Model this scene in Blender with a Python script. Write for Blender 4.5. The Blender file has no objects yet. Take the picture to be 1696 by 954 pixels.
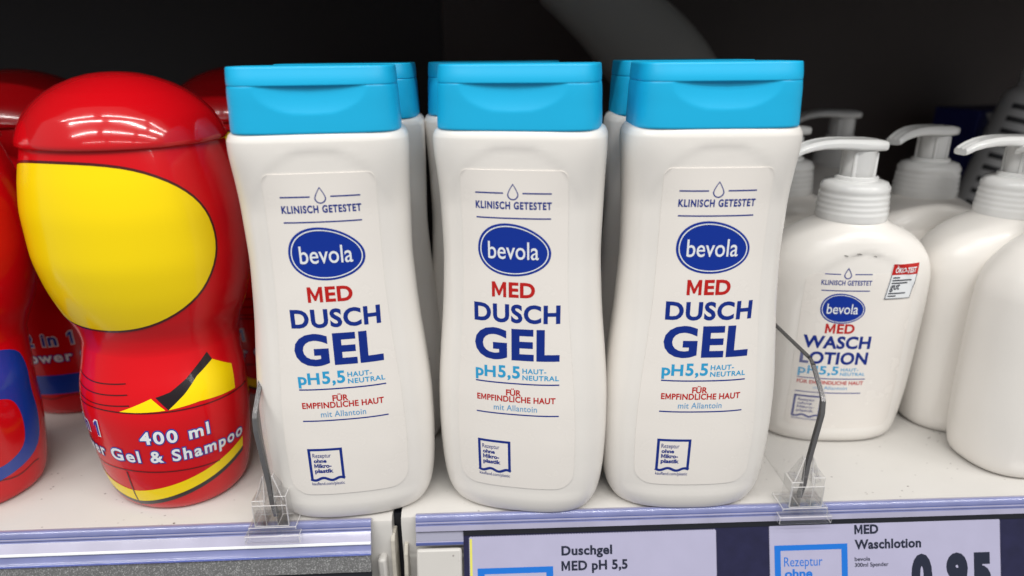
import bpy, bmesh, math, random
from mathutils import Vector, Matrix
random.seed(7)
S = 0.01                      # everything below is written in centimetres
PI = math.pi
sc = bpy.context.scene
col = sc.collection

# ------------------------------------------------------------------ camera, world, lamps, exposure
cam = bpy.data.cameras.new("camera")
cam.sensor_width = 36.0
cam.lens = 36.0 * 1109.0 / 1696.0
cam.clip_start = 0.01
cam.clip_end = 60.0
cam.dof.use_dof = True
cam.dof.focus_distance = 0.275
cam.dof.aperture_fstop = 5.8
co = bpy.data.objects.new("camera", cam)
co.location = (0, 0, 19.11 * S)
co.rotation_mode = 'XYZ'
_m = Matrix.Rotation(PI / 2 - 0.3396, 4, 'X') @ Matrix.Rotation(-0.0101, 4, 'Z')
co.rotation_euler = _m.to_euler()
col.objects.link(co)
sc.camera = co

w = bpy.data.worlds.new("World")
sc.world = w
w.use_nodes = True
bg = w.node_tree.nodes['Background']
bg.inputs[0].default_value = (0.97, 0.98, 1.0, 1)
bg.inputs[1].default_value = 0.25

sc.view_settings.view_transform = 'Standard'
sc.view_settings.look = 'None'
sc.view_settings.exposure = 0.15
sc.view_settings.gamma = 1.0
sc.view_settings.use_curve_mapping = False


def ceiling_lamp(x, y, z, lx, ly, power):
    l = bpy.data.lights.new("ceiling_strip_lamp", 'AREA')
    l.shape = 'RECTANGLE'
    l.size = lx * S
    l.size_y = ly * S
    l.energy = power
    l.color = (1.0, 0.985, 0.955)
    o = bpy.data.objects.new("ceiling_strip_lamp", l)
    o.location = (x * S, y * S, z * S)
    col.objects.link(o)


for yy, e in ((-45, 6.0), (-85, 17.5), (-150, 10.0), (-250, 3.5)):
    for k in range(-1, 2):
        ceiling_lamp(k * 160 + (25 if yy in (-85, -250) else 0), yy, 185, 135, 5, e)

# ------------------------------------------------------------------ helpers


def srgb(r, g, b):
    f = lambda c: (c / 12.92 if c <= .04045 else ((c + .055) / 1.055) ** 2.4)
    return (f(r / 255), f(g / 255), f(b / 255), 1)


def mat(name, colr, rough=.4, metal=0, coat=0, trans=0, ior=1.45, spec=.5, alpha=1, bump=0, bscale=300, mottle=0, mscale=40,
        sss=0):
    m = bpy.data.materials.new(name)
    m.use_nodes = True
    nt = m.node_tree
    p = nt.nodes['Principled BSDF']
    if len(colr) == 3:
        colr = (*colr, 1)
    p.inputs['Base Color'].default_value = colr
    p.inputs['Roughness'].default_value = rough
    p.inputs['Metallic'].default_value = metal
    p.inputs['Coat Weight'].default_value = coat
    p.inputs['Coat Roughness'].default_value = .06
    p.inputs['Transmission Weight'].default_value = trans
    p.inputs['IOR'].default_value = ior
    p.inputs['Specular IOR Level'].default_value = spec
    p.inputs['Alpha'].default_value = alpha
    if sss:
        p.inputs['Subsurface Weight'].default_value = sss
        p.inputs['Subsurface Radius'].default_value = (.004, .0035, .003)
        p.inputs['Subsurface Scale'].default_value = 1.0
    tc = nt.nodes.new('ShaderNodeTexCoord')
    if mottle:
        n = nt.nodes.new('ShaderNodeTexNoise')
        n.inputs['Scale'].default_value = mscale
        n.inputs['Detail'].default_value = 6
        nt.links.new(tc.outputs['Object'], n.inputs['Vector'])
        r = nt.nodes.new('ShaderNodeMapRange')
        r.inputs[1].default_value = .3
        r.inputs[2].default_value = .7
        r.inputs[3].default_value = 1 - mottle
        r.inputs[4].default_value = 1
        nt.links.new(n.outputs['Fac'], r.inputs[0])
        mx = nt.nodes.new('ShaderNodeMix')
        mx.data_type = 'RGBA'
        mx.blend_type = 'MULTIPLY'
        mx.inputs[0].default_value = 1
        mx.inputs[6].default_value = colr
        nt.links.new(r.outputs[0], mx.inputs[7])
        nt.links.new(mx.outputs[2], p.inputs['Base Color'])
        r2 = nt.nodes.new('ShaderNodeMapRange')
        r2.inputs[3].default_value = min(1, rough + .1)
        r2.inputs[4].default_value = max(0, rough - .06)
        nt.links.new(n.outputs['Fac'], r2.inputs[0])
        nt.links.new(r2.outputs[0], p.inputs['Roughness'])
    if bump:
        n = nt.nodes.new('ShaderNodeTexNoise')
        n.inputs['Scale'].default_value = bscale
        n.inputs['Detail'].default_value = 3
        nt.links.new(tc.outputs['Object'], n.inputs['Vector'])
        b = nt.nodes.new('ShaderNodeBump')
        b.inputs['Strength'].default_value = bump
        b.inputs['Distance'].default_value = .0005
        nt.links.new(n.outputs['Fac'], b.inputs['Height'])
        nt.links.new(b.outputs[0], p.inputs['Normal'])
    return m


def board_mat():
    """white enamelled sheet steel with dirt specks and scuffs"""
    m = mat("white_enamel", (.80, .785, .755), .32, bump=.15, bscale=120)
    nt = m.node_tree
    p = nt.nodes['Principled BSDF']
    tc = nt.nodes.new('ShaderNodeTexCoord')
    mp = nt.nodes.new('ShaderNodeMapping')
    mp.inputs['Scale'].default_value = (1, 1.7, 1)
    nt.links.new(tc.outputs['Object'], mp.inputs['Vector'])
    v = nt.nodes.new('ShaderNodeTexVoronoi')
    v.inputs['Scale'].default_value = 210
    v.inputs['Randomness'].default_value = 1
    nt.links.new(mp.outputs[0], v.inputs['Vector'])
    n = nt.nodes.new('ShaderNodeTexNoise')
    n.inputs['Scale'].default_value = 55
    n.inputs['Detail'].default_value = 4
    nt.links.new(tc.outputs['Object'], n.inputs['Vector'])
    a = nt.nodes.new('ShaderNodeMapRange')        # tiny specks, only in dirty areas
    a.inputs[1].default_value = .07
    a.inputs[2].default_value = .14
    a.inputs[3].default_value = 1
    a.inputs[4].default_value = 0
    nt.links.new(v.outputs['Distance'], a.inputs[0])
    d = nt.nodes.new('ShaderNodeMapRange')
    d.inputs[1].default_value = .50
    d.inputs[2].default_value = .58
    nt.links.new(n.outputs['Fac'], d.inputs[0])
    mu = nt.nodes.new('ShaderNodeMath')
    mu.operation = 'MULTIPLY'
    nt.links.new(a.outputs[0], mu.inputs[0])
    nt.links.new(d.outputs[0], mu.inputs[1])
    n2 = nt.nodes.new('ShaderNodeTexNoise')
    n2.inputs['Scale'].default_value = 14
    n2.inputs['Detail'].default_value = 8
    nt.links.new(tc.outputs['Object'], n2.inputs['Vector'])
    cr = nt.nodes.new('ShaderNodeMix')
    cr.data_type = 'RGBA'
    cr.inputs[6].default_value = (.60, .58, .555, 1)
    cr.inputs[7].default_value = (.49, .47, .44, 1)
    nt.links.new(n2.outputs['Fac'], cr.inputs[0])
    mx = nt.nodes.new('ShaderNodeMix')
    mx.data_type = 'RGBA'
    nt.links.new(mu.outputs[0], mx.inputs[0])
    nt.links.new(cr.outputs[2], mx.inputs[6])
    mx.inputs[7].default_value = (.09, .06, .06, 1)
    nt.links.new(mx.outputs[2], p.inputs['Base Color'])
    return m


def glitter_mat():
    m = mat("glitter_film", (.30, .30, .33), .35, metal=.6)
    nt = m.node_tree
    p = nt.nodes['Principled BSDF']
    tc = nt.nodes.new('ShaderNodeTexCoord')
    v = nt.nodes.new('ShaderNodeTexVoronoi')
    v.inputs['Scale'].default_value = 2600
    nt.links.new(tc.outputs['Object'], v.inputs['Vector'])
    r = nt.nodes.new('ShaderNodeMapRange')
    r.inputs[1].default_value = .0
    r.inputs[2].default_value = 1
    r.inputs[3].default_value = .22
    r.inputs[4].default_value = .60
    sx = nt.nodes.new('ShaderNodeSeparateColor')
    nt.links.new(v.outputs['Color'], sx.inputs[0])
    pw = nt.nodes.new('ShaderNodeMath')
    pw.operation = 'POWER'
    pw.inputs[1].default_value = 5
    nt.links.new(sx.outputs[0], pw.inputs[0])
    nt.links.new(pw.outputs[0], r.inputs[0])
    cb = nt.nodes.new('ShaderNodeCombineColor')
    for i in range(3):
        nt.links.new(r.outputs[0], cb.inputs[i])
    nt.links.new(cb.outputs[0], p.inputs['Base Color'])
    nm = nt.nodes.new('ShaderNodeBump')
    nm.inputs['Strength'].default_value = .8
    nm.inputs['Distance'].default_value = .0004
    nt.links.new(sx.outputs[1], nm.inputs['Height'])
    nt.links.new(nm.outputs[0], p.inputs['Normal'])
    return m


def sheet_mat(name='clear_acrylic_sheet', tint=.95, veil=.06, gloss=.35, rough=.12, power=4):
    """clear acrylic sheet: mostly see-through with a faint veil and gloss"""
    m = bpy.data.materials.new(name)
    m.use_nodes = True
    nt = m.node_tree
    nt.nodes.remove(nt.nodes['Principled BSDF'])
    out = nt.nodes['Material Output']
    t = nt.nodes.new('ShaderNodeBsdfTransparent')
    t.inputs[0].default_value = (tint, tint, tint, 1)
    d = nt.nodes.new('ShaderNodeBsdfDiffuse')
    d.inputs[0].default_value = (.8, .78, .78, 1)
    g = nt.nodes.new('ShaderNodeBsdfGlossy')
    g.inputs['Roughness'].default_value = rough
    fw = nt.nodes.new('ShaderNodeLayerWeight')
    fw.inputs[0].default_value = .5
    pw = nt.nodes.new('ShaderNodeMath')
    pw.operation = 'POWER'
    pw.inputs[1].default_value = power
    nt.links.new(fw.outputs['Facing'], pw.inputs[0])
    lw = nt.nodes.new('ShaderNodeMapRange')
    lw.inputs[3].default_value = .03
    lw.inputs[4].default_value = gloss
    nt.links.new(pw.outputs[0], lw.inputs[0])
    a = nt.nodes.new('ShaderNodeMixShader')
    a.inputs[0].default_value = veil
    nt.links.new(t.outputs[0], a.inputs[1])
    nt.links.new(d.outputs[0], a.inputs[2])
    b = nt.nodes.new('ShaderNodeMixShader')
    nt.links.new(lw.outputs[0], b.inputs[0])
    nt.links.new(a.outputs[0], b.inputs[1])
    nt.links.new(g.outputs[0], b.inputs[2])
    nt.links.new(b.outputs[0], out.inputs[0])
    return m


def specks(m, amount=.035):
    """a few grey dust specks, placed differently on every copy"""
    nt = m.node_tree
    p = nt.nodes['Principled BSDF']
    src = p.inputs['Base Color'].links[0].from_socket
    tc = nt.nodes.new('ShaderNodeTexCoord')
    oi = nt.nodes.new('ShaderNodeObjectInfo')
    ad = nt.nodes.new('ShaderNodeVectorMath')
    nt.links.new(tc.outputs['Object'], ad.inputs[0])
    nt.links.new(oi.outputs['Location'], ad.inputs[1])
    v = nt.nodes.new('ShaderNodeTexVoronoi')
    v.inputs['Scale'].default_value = 75
    nt.links.new(ad.outputs[0], v.inputs['Vector'])
    sc_ = nt.nodes.new('ShaderNodeSeparateColor')
    nt.links.new(v.outputs['Color'], sc_.inputs[0])
    th = nt.nodes.new('ShaderNodeMath')            # only some cells carry a speck
    th.operation = 'GREATER_THAN'
    th.inputs[1].default_value = .86
    nt.links.new(sc_.outputs[0], th.inputs[0])
    ds = nt.nodes.new('ShaderNodeMapRange')
    ds.inputs[1].default_value = amount * .6
    ds.inputs[2].default_value = amount
    ds.inputs[3].default_value = .55
    ds.inputs[4].default_value = 0
    nt.links.new(v.outputs['Distance'], ds.inputs[0])
    mu = nt.nodes.new('ShaderNodeMath')
    mu.operation = 'MULTIPLY'
    nt.links.new(th.outputs[0], mu.inputs[0])
    nt.links.new(ds.outputs[0], mu.inputs[1])
    mx = nt.nodes.new('ShaderNodeMix')
    mx.data_type = 'RGBA'
    nt.links.new(mu.outputs[0], mx.inputs[0])
    nt.links.new(src, mx.inputs[6])
    mx.inputs[7].default_value = (.28, .26, .24, 1)
    nt.links.new(mx.outputs[2], p.inputs['Base Color'])


M = {
    'white': mat("white_plastic", (.83, .795, .75), .30, bump=.05, bscale=420, mottle=.035, mscale=24, coat=.15),
    'label': mat("label_film", (.84, .795, .745), .24, mottle=.02, mscale=60),
    'sky': mat("sky_blue_plastic", (.010, .46, .79), .34, mottle=.06, mscale=25),
    'navy': mat("navy_ink", srgb(8, 42, 132), .35),
    'logo': mat("logo_blue_ink", srgb(6, 48, 150), .3),
    'cyan': mat("cyan_ink", srgb(45, 158, 208), .35),
    'paleblue': mat("pale_blue_ink", srgb(100, 160, 205), .35),
    'redink': mat("red_ink", srgb(188, 26, 22), .35),
    'pale': mat("white_ink", (.80, .82, .84), .35),
    'red': mat("glossy_red_plastic", (.64, .003, .008), .18, coat=.35, spec=.3, mottle=.04, mscale=20),
    'redlid': mat("glossy_red_lid", (.56, .003, .007), .14, coat=.7, bump=.02, bscale=80),
    'yellow': mat("yellow_print", (.96, .70, .002), .2, coat=.25, spec=.3),
    'black': mat("black_print", (.012, .006, .008), .25, coat=.4),
    'maroon': mat("maroon_line", (.07, .004, .006), .25, coat=.4),
    'blue': mat("royal_blue_print", (.006, .045, .36), .18, coat=.6),
    'enamel': board_mat(),
    'steel': mat("dull_steel", (.46, .44, .41), .45, metal=.7, mottle=.3, mscale=90),
    'bracket': mat("cream_bracket", (.62, .58, .50), .45, mottle=.35, mscale=120),
    'lilac': mat("lilac_clear_strip", (.38, .37, .50), .20, coat=.5, mottle=.16, mscale=60),
    'violet': mat("violet_clear_edge", (.21, .23, .44), .18, coat=.5, mottle=.2, mscale=70),
    'deep': mat("deep_blue_edge", (.09, .12, .36), .18, coat=.5, mottle=.2, mscale=70),
    'grey': mat("grey_slot", (.33, .33, .42), .25, coat=.3),
    'glitter': glitter_mat(),
    'dark': mat("dark_slot", (.010, .011, .016), .4),
    'navyfilm': mat("navy_backing", (.018, .018, .060), .22, coat=.4, mottle=.3, mscale=150),
    'paper': mat("lilac_paper", (.43, .415, .57), .38, coat=.2, mottle=.06, mscale=80),
    'yellowedge': mat("yellow_paper_edge", (.7, .66, .12), .5),
    'tagink': mat("dark_tag_ink", (.016, .020, .040), .4),
    'tagblue': mat("tag_blue_ink", (.012, .16, .60), .35),
    'clear': sheet_mat('clear_clip_plastic', .985, .015, .95, .04, 2.6),
    'rimglint': sheet_mat('clip_rim_glint', .95, .6, .9, .08, 2),  # whitened rim: bright edge glints put into the colour
    'sheet': sheet_mat(),
    'edgeshade': mat("shaded_edge", (.07, .07, .075), .2, metal=.6),
    'edgeglint': mat("polished_edge", (.30, .29, .29), .16, metal=.85),
    'pump': mat("translucent_plastic", (.95, .945, .93), .15, trans=.18, ior=1.36, coat=.5),
    'wall': mat("dark_back_wall", (.060, .044, .040), .5, mottle=.5, mscale=5),
    'wall2': mat("black_back_wall", (.006, .003, .005), .5, mottle=.3, mscale=5),
    'shadedwhite': mat("shaded_white_plastic", (.23, .23, .22), .5),  # white plastic with the deep shelf's shade put into its colour
    'scuff': mat("grey_scuff", (.30, .29, .27), .6),
    'carton': mat("dark_blue_card", (.010, .014, .12), .45),
    'cardwhite': mat("white_card", (.55, .55, .56), .5),
    'soot': mat("dark_rib", (.03, .03, .035), .5),
}


for _k in ('white', 'label', 'sky'):
    specks(M[_k], .05)


def finish(bm, name, mats, parent=None, smooth=True, sharp=None, loc=(0, 0, 0), rz=0, bevel=0, bevel_mat=-1):
    """scale cm -> m and link as one mesh object"""
    for v in bm.verts:
        v.co *= S
    bm.normal_update()
    if smooth:
        for f in bm.faces:
            f.smooth = True
        lim = math.radians(sharp or 38)
        for e in bm.edges:
            if len(e.link_faces) == 2 and e.calc_face_angle(0) > lim:
                e.smooth = False
    me = bpy.data.meshes.new(name)
    bm.to_mesh(me)
    bm.free()
    for m in (mats if isinstance(mats, (list, tuple)) else [mats]):
        me.materials.append(m)
    o = bpy.data.objects.new(name, me)
    o.location = Vector(loc) * S
    o.rotation_euler = (0, 0, rz)
    if bevel:
        b = o.modifiers.new('bevel', 'BEVEL')
        b.width = bevel * S
        b.segments = 2
        b.material = bevel_mat
        b.limit_method = 'ANGLE'
    col.objects.link(o)
    if parent:
        o.parent = parent
    return o


def thing(name, label, cat, loc=(0, 0, 0), rz=0, group=None, rot=None):
    o = bpy.data.objects.new(name, None)
    o.empty_display_size = .01
    o.location = Vector(loc) * S
    o.rotation_euler = rot or (0, 0, rz)
    col.objects.link(o)
    o['label'] = label
    o['category'] = cat
    if group:
        o['group'] = group
    return o


def tag(o, label, cat, group=None, kind=None):
    if label:
        o['label'] = label
    if cat:
        o['category'] = cat
    if group:
        o['group'] = group
    if kind:
        o['kind'] = kind
    return o


def dup(root, loc, rz, label, rot=None):
    r = root.copy()
    col.objects.link(r)
    r.location = Vector(loc) * S
    r.rotation_euler = rot or (0, 0, rz)
    r['label'] = label
    for ch in list(root.children):
        c = ch.copy()
        col.objects.link(c)
        c.parent = r
        for g in list(ch.children):
            d = g.copy()
            col.objects.link(d)
            d.parent = c
    return r


def pchip(pts):
    """monotone cubic through (x, y) points"""
    xs = [p[0] for p in pts]
    ys = [p[1] for p in pts]
    n = len(xs)
    h = [xs[i + 1] - xs[i] for i in range(n - 1)]
    dl = [(ys[i + 1] - ys[i]) / h[i] for i in range(n - 1)]
    m = [0] * n
    m[0], m[-1] = dl[0], dl[-1]
    for i in range(1, n - 1):
        if dl[i - 1] * dl[i] <= 0:
            m[i] = 0
        else:
            w1, w2 = 2 * h[i] + h[i - 1], h[i] + 2 * h[i - 1]
            m[i] = (w1 + w2) / (w1 / dl[i - 1] + w2 / dl[i])

    def f(x):
        if x <= xs[0]:
            return ys[0]
        if x >= xs[-1]:
            return ys[-1]
        i = 0
        while x > xs[i + 1]:
            i += 1
        t = (x - xs[i]) / h[i]
        t2, t3 = t * t, t * t * t
        return ((2 * t3 - 3 * t2 + 1) * ys[i] + (t3 - 2 * t2 + t) * h[i] * m[i] + (-2 * t3 + 3 * t2) * ys[i + 1] + (t3 - t2) * h[i] * m[i + 1])
    return f


def sstep(a, b, x):
    t = max(0.0, min(1.0, (x - a) / (b - a)))
    return t * t * (3 - 2 * t)


class Loft:
    """superellipse rings stacked along z; disp(x, z) pushes the front face"""

    def __init__(s, prof, n=2.5, disp=None, step=.22, lean=None):
        s.lean = lean or (lambda z: (0, 0))
        s.z0, s.z1 = prof[0][0], prof[-1][0]
        s.W = pchip([(p[0], p[1]) for p in prof])
        s.D = pchip([(p[0], p[2]) for p in prof])
        s.nn = (lambda z: n) if not callable(n) else n
        s.disp = disp
        zs = set(p[0] for p in prof)
        z = s.z0
        while z < s.z1:
            zs.add(round(z, 4))
            z += step
        zz = sorted(zs)
        s.zs = [zz[0]]
        for a in zz[1:]:
            if a - s.zs[-1] > .012:
                s.zs.append(a)
        if s.zs[-1] < s.z1:
            s.zs[-1] = s.z1

    def ring(s, z, N):
        W, D, n = s.W(z), s.D(z), s.nn(z)
        out = []
        for i in range(N):
            t = 2 * PI * i / N
            c, q = math.cos(t), math.sin(t)
            x = W * math.copysign(abs(c) ** (2 / n), c)
            y = D * math.copysign(abs(q) ** (2 / n), q)
            if y < 0 and s.disp:
                y += s.disp(x, z) * min(1, -y / D * 1.5)
            a, b = s.lean(z)
            out.append((x + a, y + b, z))
        return out

    def front(s, u, z):
        W, D, n = s.W(z), s.D(z), s.nn(z)
        k = min(1, abs(u) / W)
        y = -D * max(0, 1 - k ** n) ** (1 / n)
        if s.disp:
            y += s.disp(u, z) * min(1, -y / D * 1.5)
        return y

    def mesh(s, N=112, bm=None, mi=0):
        bm = bm or bmesh.new()
        prev = None
        for z in s.zs:
            cur = [bm.verts.new(p) for p in s.ring(z, N)]
            if prev:
                for i in range(N):
                    f = bm.faces.new((prev[i], prev[(i + 1) % N], cur[(i + 1) % N], cur[i]))
                    f.material_index = mi
            else:
                bm.faces.new(cur[::-1]).material_index = mi
            prev = cur
        bm.faces.new(prev).material_index = mi
        return bm


# ---- flat artwork: everything is drawn in (u, v) cm and then wrapped on to a surface
def new_poly(bm, pts, mi=0):
    vs = [bm.verts.new((p[0], p[1], 0)) for p in pts]
    f = bm.faces.new(vs)
    f.material_index = mi
    f.normal_update()
    if f.normal.z < 0:
        f.normal_flip()
    bmesh.ops.triangulate(bm, faces=[f])


def ring_poly(bm, outer, inner, mi=0):
    n = len(outer)
    a = [bm.verts.new((p[0], p[1], 0)) for p in outer]
    b = [bm.verts.new((p[0], p[1], 0)) for p in inner]
    for i in range(n):
        j = (i + 1) % n
        f = bm.faces.new((a[i], a[j], b[j], b[i]))
        f.material_index = mi
        f.normal_update()
        if f.normal.z < 0:
            f.normal_flip()


def stroke(bm, pts, wd, mi=0, closed=False):
    n = len(pts)
    L, R = [], []
    for i in range(n):
        a = pts[(i - 1) % n] if closed or i else pts[0]
        b = pts[(i + 1) % n] if closed or i < n - 1 else pts[-1]
        d = Vector((b[0] - a[0], b[1] - a[1]))
        d = d.normalized() if d.length else Vector((1, 0))
        nx, ny = -d.y * wd / 2, d.x * wd / 2
        L.append((pts[i][0] + nx, pts[i][1] + ny))
        R.append((pts[i][0] - nx, pts[i][1] - ny))
    if closed:
        ring_poly(bm, L, R, mi)
        return
    a = [bm.verts.new((p[0], p[1], 0)) for p in L]
    b = [bm.verts.new((p[0], p[1], 0)) for p in R]
    for i in range(n - 1):
        f = bm.faces.new((a[i], b[i], b[i + 1], a[i + 1]))
        f.material_index = mi
        f.normal_update()
        if f.normal.z < 0:
            f.normal_flip()


def line(bm, u0, u1, v, wd=.05, mi=0):
    wd *= 1.12
    stroke(bm, [(u0 + (u1 - u0) * i / 8, v) for i in range(9)], wd, mi)


def glyphs(s, bold, spacing=1.0):
    cu = bpy.data.curves.new('glyph', 'FONT')
    cu.body = s
    cu.size = 1
    cu.offset = bold
    cu.resolution_u = 4
    cu.space_character = spacing
    o = bpy.data.objects.new('glyph', cu)
    col.objects.link(o)
    dg = bpy.context.evaluated_depsgraph_get()
    me = bpy.data.meshes.new_from_object(o.evaluated_get(dg))
    vs = [(v.co.x, v.co.y) for v in me.vertices]
    fs = [tuple(p.vertices) for p in me.polygons]
    bpy.data.objects.remove(o)
    bpy.data.curves.remove(cu)
    bpy.data.meshes.remove(me)
    return vs, fs


_adv = {}


def maxx(s, sp):
    k = (s, sp)
    if k not in _adv:
        vs, _ = glyphs(s, 0, sp)
        _adv[k] = max((v[0] for v in vs), default=0)
    return _adv[k]


def minx(s):
    vs, _ = glyphs(s, 0)
    return min(v[0] for v in vs)


CAP = max(v[1] for v in glyphs('H', 0)[0])


def text_shape(s, bold, sp=1.0):
    """list of (verts, faces) in em units; a bold M is drawn here because the font's own M folds when thickened"""
    out = []
    run, start = '', 0
    adv = lambda k: maxx(s[:k] + 'I', sp) - maxx('I', sp) if k else 0.0
    for i, ch in enumerate(s + '\0'):
        if ch in ('M', '\0') or (ch == '1' and bold > .012):
            if run.strip():
                vs, fs = glyphs(run, bold, sp)
                ox = adv(start)
                out.append(([(x + ox, y) for x, y in vs], fs))
            if ch == 'M':
                if bold < .012:
                    vs, fs = glyphs('M', bold)
                    ox = adv(i)
                    out.append(([(x + ox, y) for x, y in vs], fs))
                else:
                    v0 = glyphs('M', 0)[0]
                    a, b = min(p[0] for p in v0) - bold * .6, max(p[0] for p in v0) + bold * .6
                    ox = adv(i)
                    H, t, b0 = CAP + bold, .075 + 2.0 * bold, -bold
                    wd = b - a
                    P = [(0, b0), (0, H), (t * 1.05, H), (wd / 2, H * .40), (wd - t * 1.05, H), (wd, H), (wd, b0), (wd - t, b0), (wd - t, H * .60),
                         (wd / 2 + t * .28, H * .06), (wd / 2 - t * .28, H * .06), (t, H * .60), (t, b0)]
                    out.append(([(x + a + ox, y) for x, y in P], [tuple(range(len(P)))[::-1]]))
            if ch == '1':
                v0 = glyphs('1', 0)[0]
                ox = adv(i)
                cx = (min(p[0] for p in v0) + max(p[0] for p in v0)) / 2 + ox + .03
                H, h, b0 = CAP + bold, .04 + bold, -bold
                P = [(cx - h, b0), (cx + h, b0), (cx + h, H), (cx - h * .7, H), (cx - .19 - bold, H - .15), (cx - .19 - bold, H - .25 - bold * 1.5), (cx - h, H - .17 - bold * .5)]
                out.append((P, [tuple(range(len(P)))]))
            run, start = '', i + 1
        else:
            if not run:
                start = i
            run += ch
    return out


def text(bm, s, u0, u1, v, cap, bold=.0, mi=0, sp=1.0, align=None):
    """lay a line of text between u0 and u1 with its baseline at v; with align the width follows from the cap height"""
    sh = text_shape(s, bold, sp)
    xs = [p[0] for vs, _ in sh for p in vs]
    a, b = min(xs), max(xs)
    ky = cap / (CAP + 2 * bold)
    if align == 'L':
        kx, off = ky, u0 - a * ky
    else:
        kx = (u1 - u0) / (b - a)
        off = u0 - a * kx
    for vs, fs in sh:
        nv = [bm.verts.new((x * kx + off, v + (y + bold) * ky, 0)) for x, y in vs]
        for f in fs:
            try:
                q = bm.faces.new([nv[i] for i in f])
            except ValueError:
                continue
            q.material_index = mi
            q.normal_update()
            if q.normal.z < 0:
                q.normal_flip()
            if len(f) > 4:
                bmesh.ops.triangulate(bm, faces=[q])


def wrap(bm, fn, off, du=.25, dv=.3, skirt=0):
    """cut the flat art finely and send (u, v) to fn(u, v, offset)"""
    us = [v.co.x for v in bm.verts]
    vs = [v.co.y for v in bm.verts]
    if du:
        for lo, hi, st, ax in ((min(us), max(us), du, 0), (min(vs), max(vs), dv, 1)):
            k = math.ceil(lo / st) * st
            while k < hi:
                bmesh.ops.bisect_plane(bm, geom=bm.verts[:] + bm.edges[:] + bm.faces[:], dist=1e-5,
                                       plane_co=(k, 0, 0) if ax == 0 else (0, k, 0), plane_no=(1, 0, 0) if ax == 0 else (0, 1, 0))
                k += st
    if skirt:
        be = [e for e in bm.edges if len(e.link_faces) == 1]
        r = bmesh.ops.extrude_edge_only(bm, edges=be)
        low = [g for g in r['geom'] if isinstance(g, bmesh.types.BMVert)]
    else:
        low = []
    low = set(low)
    lv = [(v, v in low) for v in bm.verts]
    for v, l in lv:
        v.co = Vector(fn(v.co.x, v.co.y, off - skirt if l else off))
    return bm


def smooth_poly(pts, n=6):
    """closed Catmull-Rom through the points"""
    out = []
    k = len(pts)
    for i in range(k):
        p0, p1, p2, p3 = pts[i - 1], pts[i], pts[(i + 1) % k], pts[(i + 2) % k]
        for j in range(n):
            t = j / n
            out.append(tuple(.5 * (2 * p1[a] + (p2[a] - p0[a]) * t + (2 * p0[a] - 5 * p1[a] + 4 * p2[a] - p3[a]) * t * t + (3 * p1[a] - p0[a] - 3 * p2[a] + p3[a]) * t ** 3) for a in (0, 1)))
    return out


def rrect(u0, v0, u1, v1, r, n=8):
    out = []
    for cx, cy, a in ((u1 - r, v1 - r, 0), (u0 + r, v1 - r, 90), (u0 + r, v0 + r, 180), (u1 - r, v0 + r, 270)):
        for i in range(n + 1):
            t = math.radians(a + 90 * i / n)
            out.append((cx + r * math.cos(t), cy + r * math.sin(t)))
    return out


def box(bm, x0, x1, y0, y1, z0, z1, mi=0):
    vs = [bm.verts.new(p) for p in ((x0, y0, z0), (x1, y0, z0), (x1, y1, z0), (x0, y1, z0), (x0, y0, z1), (x1, y0, z1), (x1, y1, z1), (x0, y1, z1))]
    for q in ((0, 3, 2, 1), (4, 5, 6, 7), (0, 1, 5, 4), (1, 2, 6, 5), (2, 3, 7, 6), (3, 0, 4, 7)):
        f = bm.faces.new([vs[i] for i in q])
        f.material_index = mi


def lathe(bm, prof, N=48, cx=0, cy=0, mi=0, cap0=True, cap1=True):
    prev = None
    first = None
    for r, z in prof:
        cur = [bm.verts.new((cx + r * math.cos(2 * PI * i / N), cy + r * math.sin(2 * PI * i / N), z)) for i in range(N)]
        if prev:
            for i in range(N):
                bm.faces.new((prev[i], prev[(i + 1) % N], cur[(i + 1) % N], cur[i])).material_index = mi
        else:
            first = cur
        prev = cur
    if cap0:
        bm.faces.new(first[::-1]).material_index = mi
    if cap1:
        bm.faces.new(prev).material_index = mi


def extrude_prof(bm, pts, x0, x1, mis, zk=1):
    """a (y, z) profile polyline pulled along x; mis gives one material slot per span (closed loop)"""
    n = len(pts)
    a = [bm.verts.new((x0, y, z * zk)) for y, z in pts]
    b = [bm.verts.new((x1, y, z * zk)) for y, z in pts]
    for i in range(n):
        j = (i + 1) % n
        bm.faces.new((a[i], a[j], b[j], b[i])).material_index = mis[i]
    bm.faces.new(a[::-1]).material_index = mis[0]
    bm.faces.new(b).material_index = mis[0]
    bmesh.ops.recalc_face_normals(bm, faces=bm.faces[:])


# ------------------------------------------------------------------ the shelf bay (large structure)
YAWR, YAWL = math.radians(1.75), math.radians(2.2)
TILT = math.radians(-19.5)     # the rails lean back so that the tags face the shopper
RO = (-4.3, 24.25)            # front left corner of the right-hand shelf
LO = (-6.2, 24.0)             # front right end of the left-hand rail


def board(name, label, x0, x1, org, yaw):
    bm = bmesh.new()
    prof = [(.02, -.35), (.12, -.12), (.35, 0), (39, 0), (39, -3.4), (.35, -3.4), (.35, -6), (.02, -6)]
    extrude_prof(bm, prof, x0, x1, [0] * len(prof))
    o = finish(bm, name, M['enamel'], loc=(org[0], org[1], 0), rz=yaw, sharp=30)
    return tag(o, label, 'shelf')


board('shelf_board', 'white metal shelf carrying the blue capped bottles and pump dispensers', -.66, 75, RO, YAWR)
board('shelf_board', 'scuffed white metal shelf under the red and yellow bottle', -70, .86, LO, YAWL)

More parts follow.
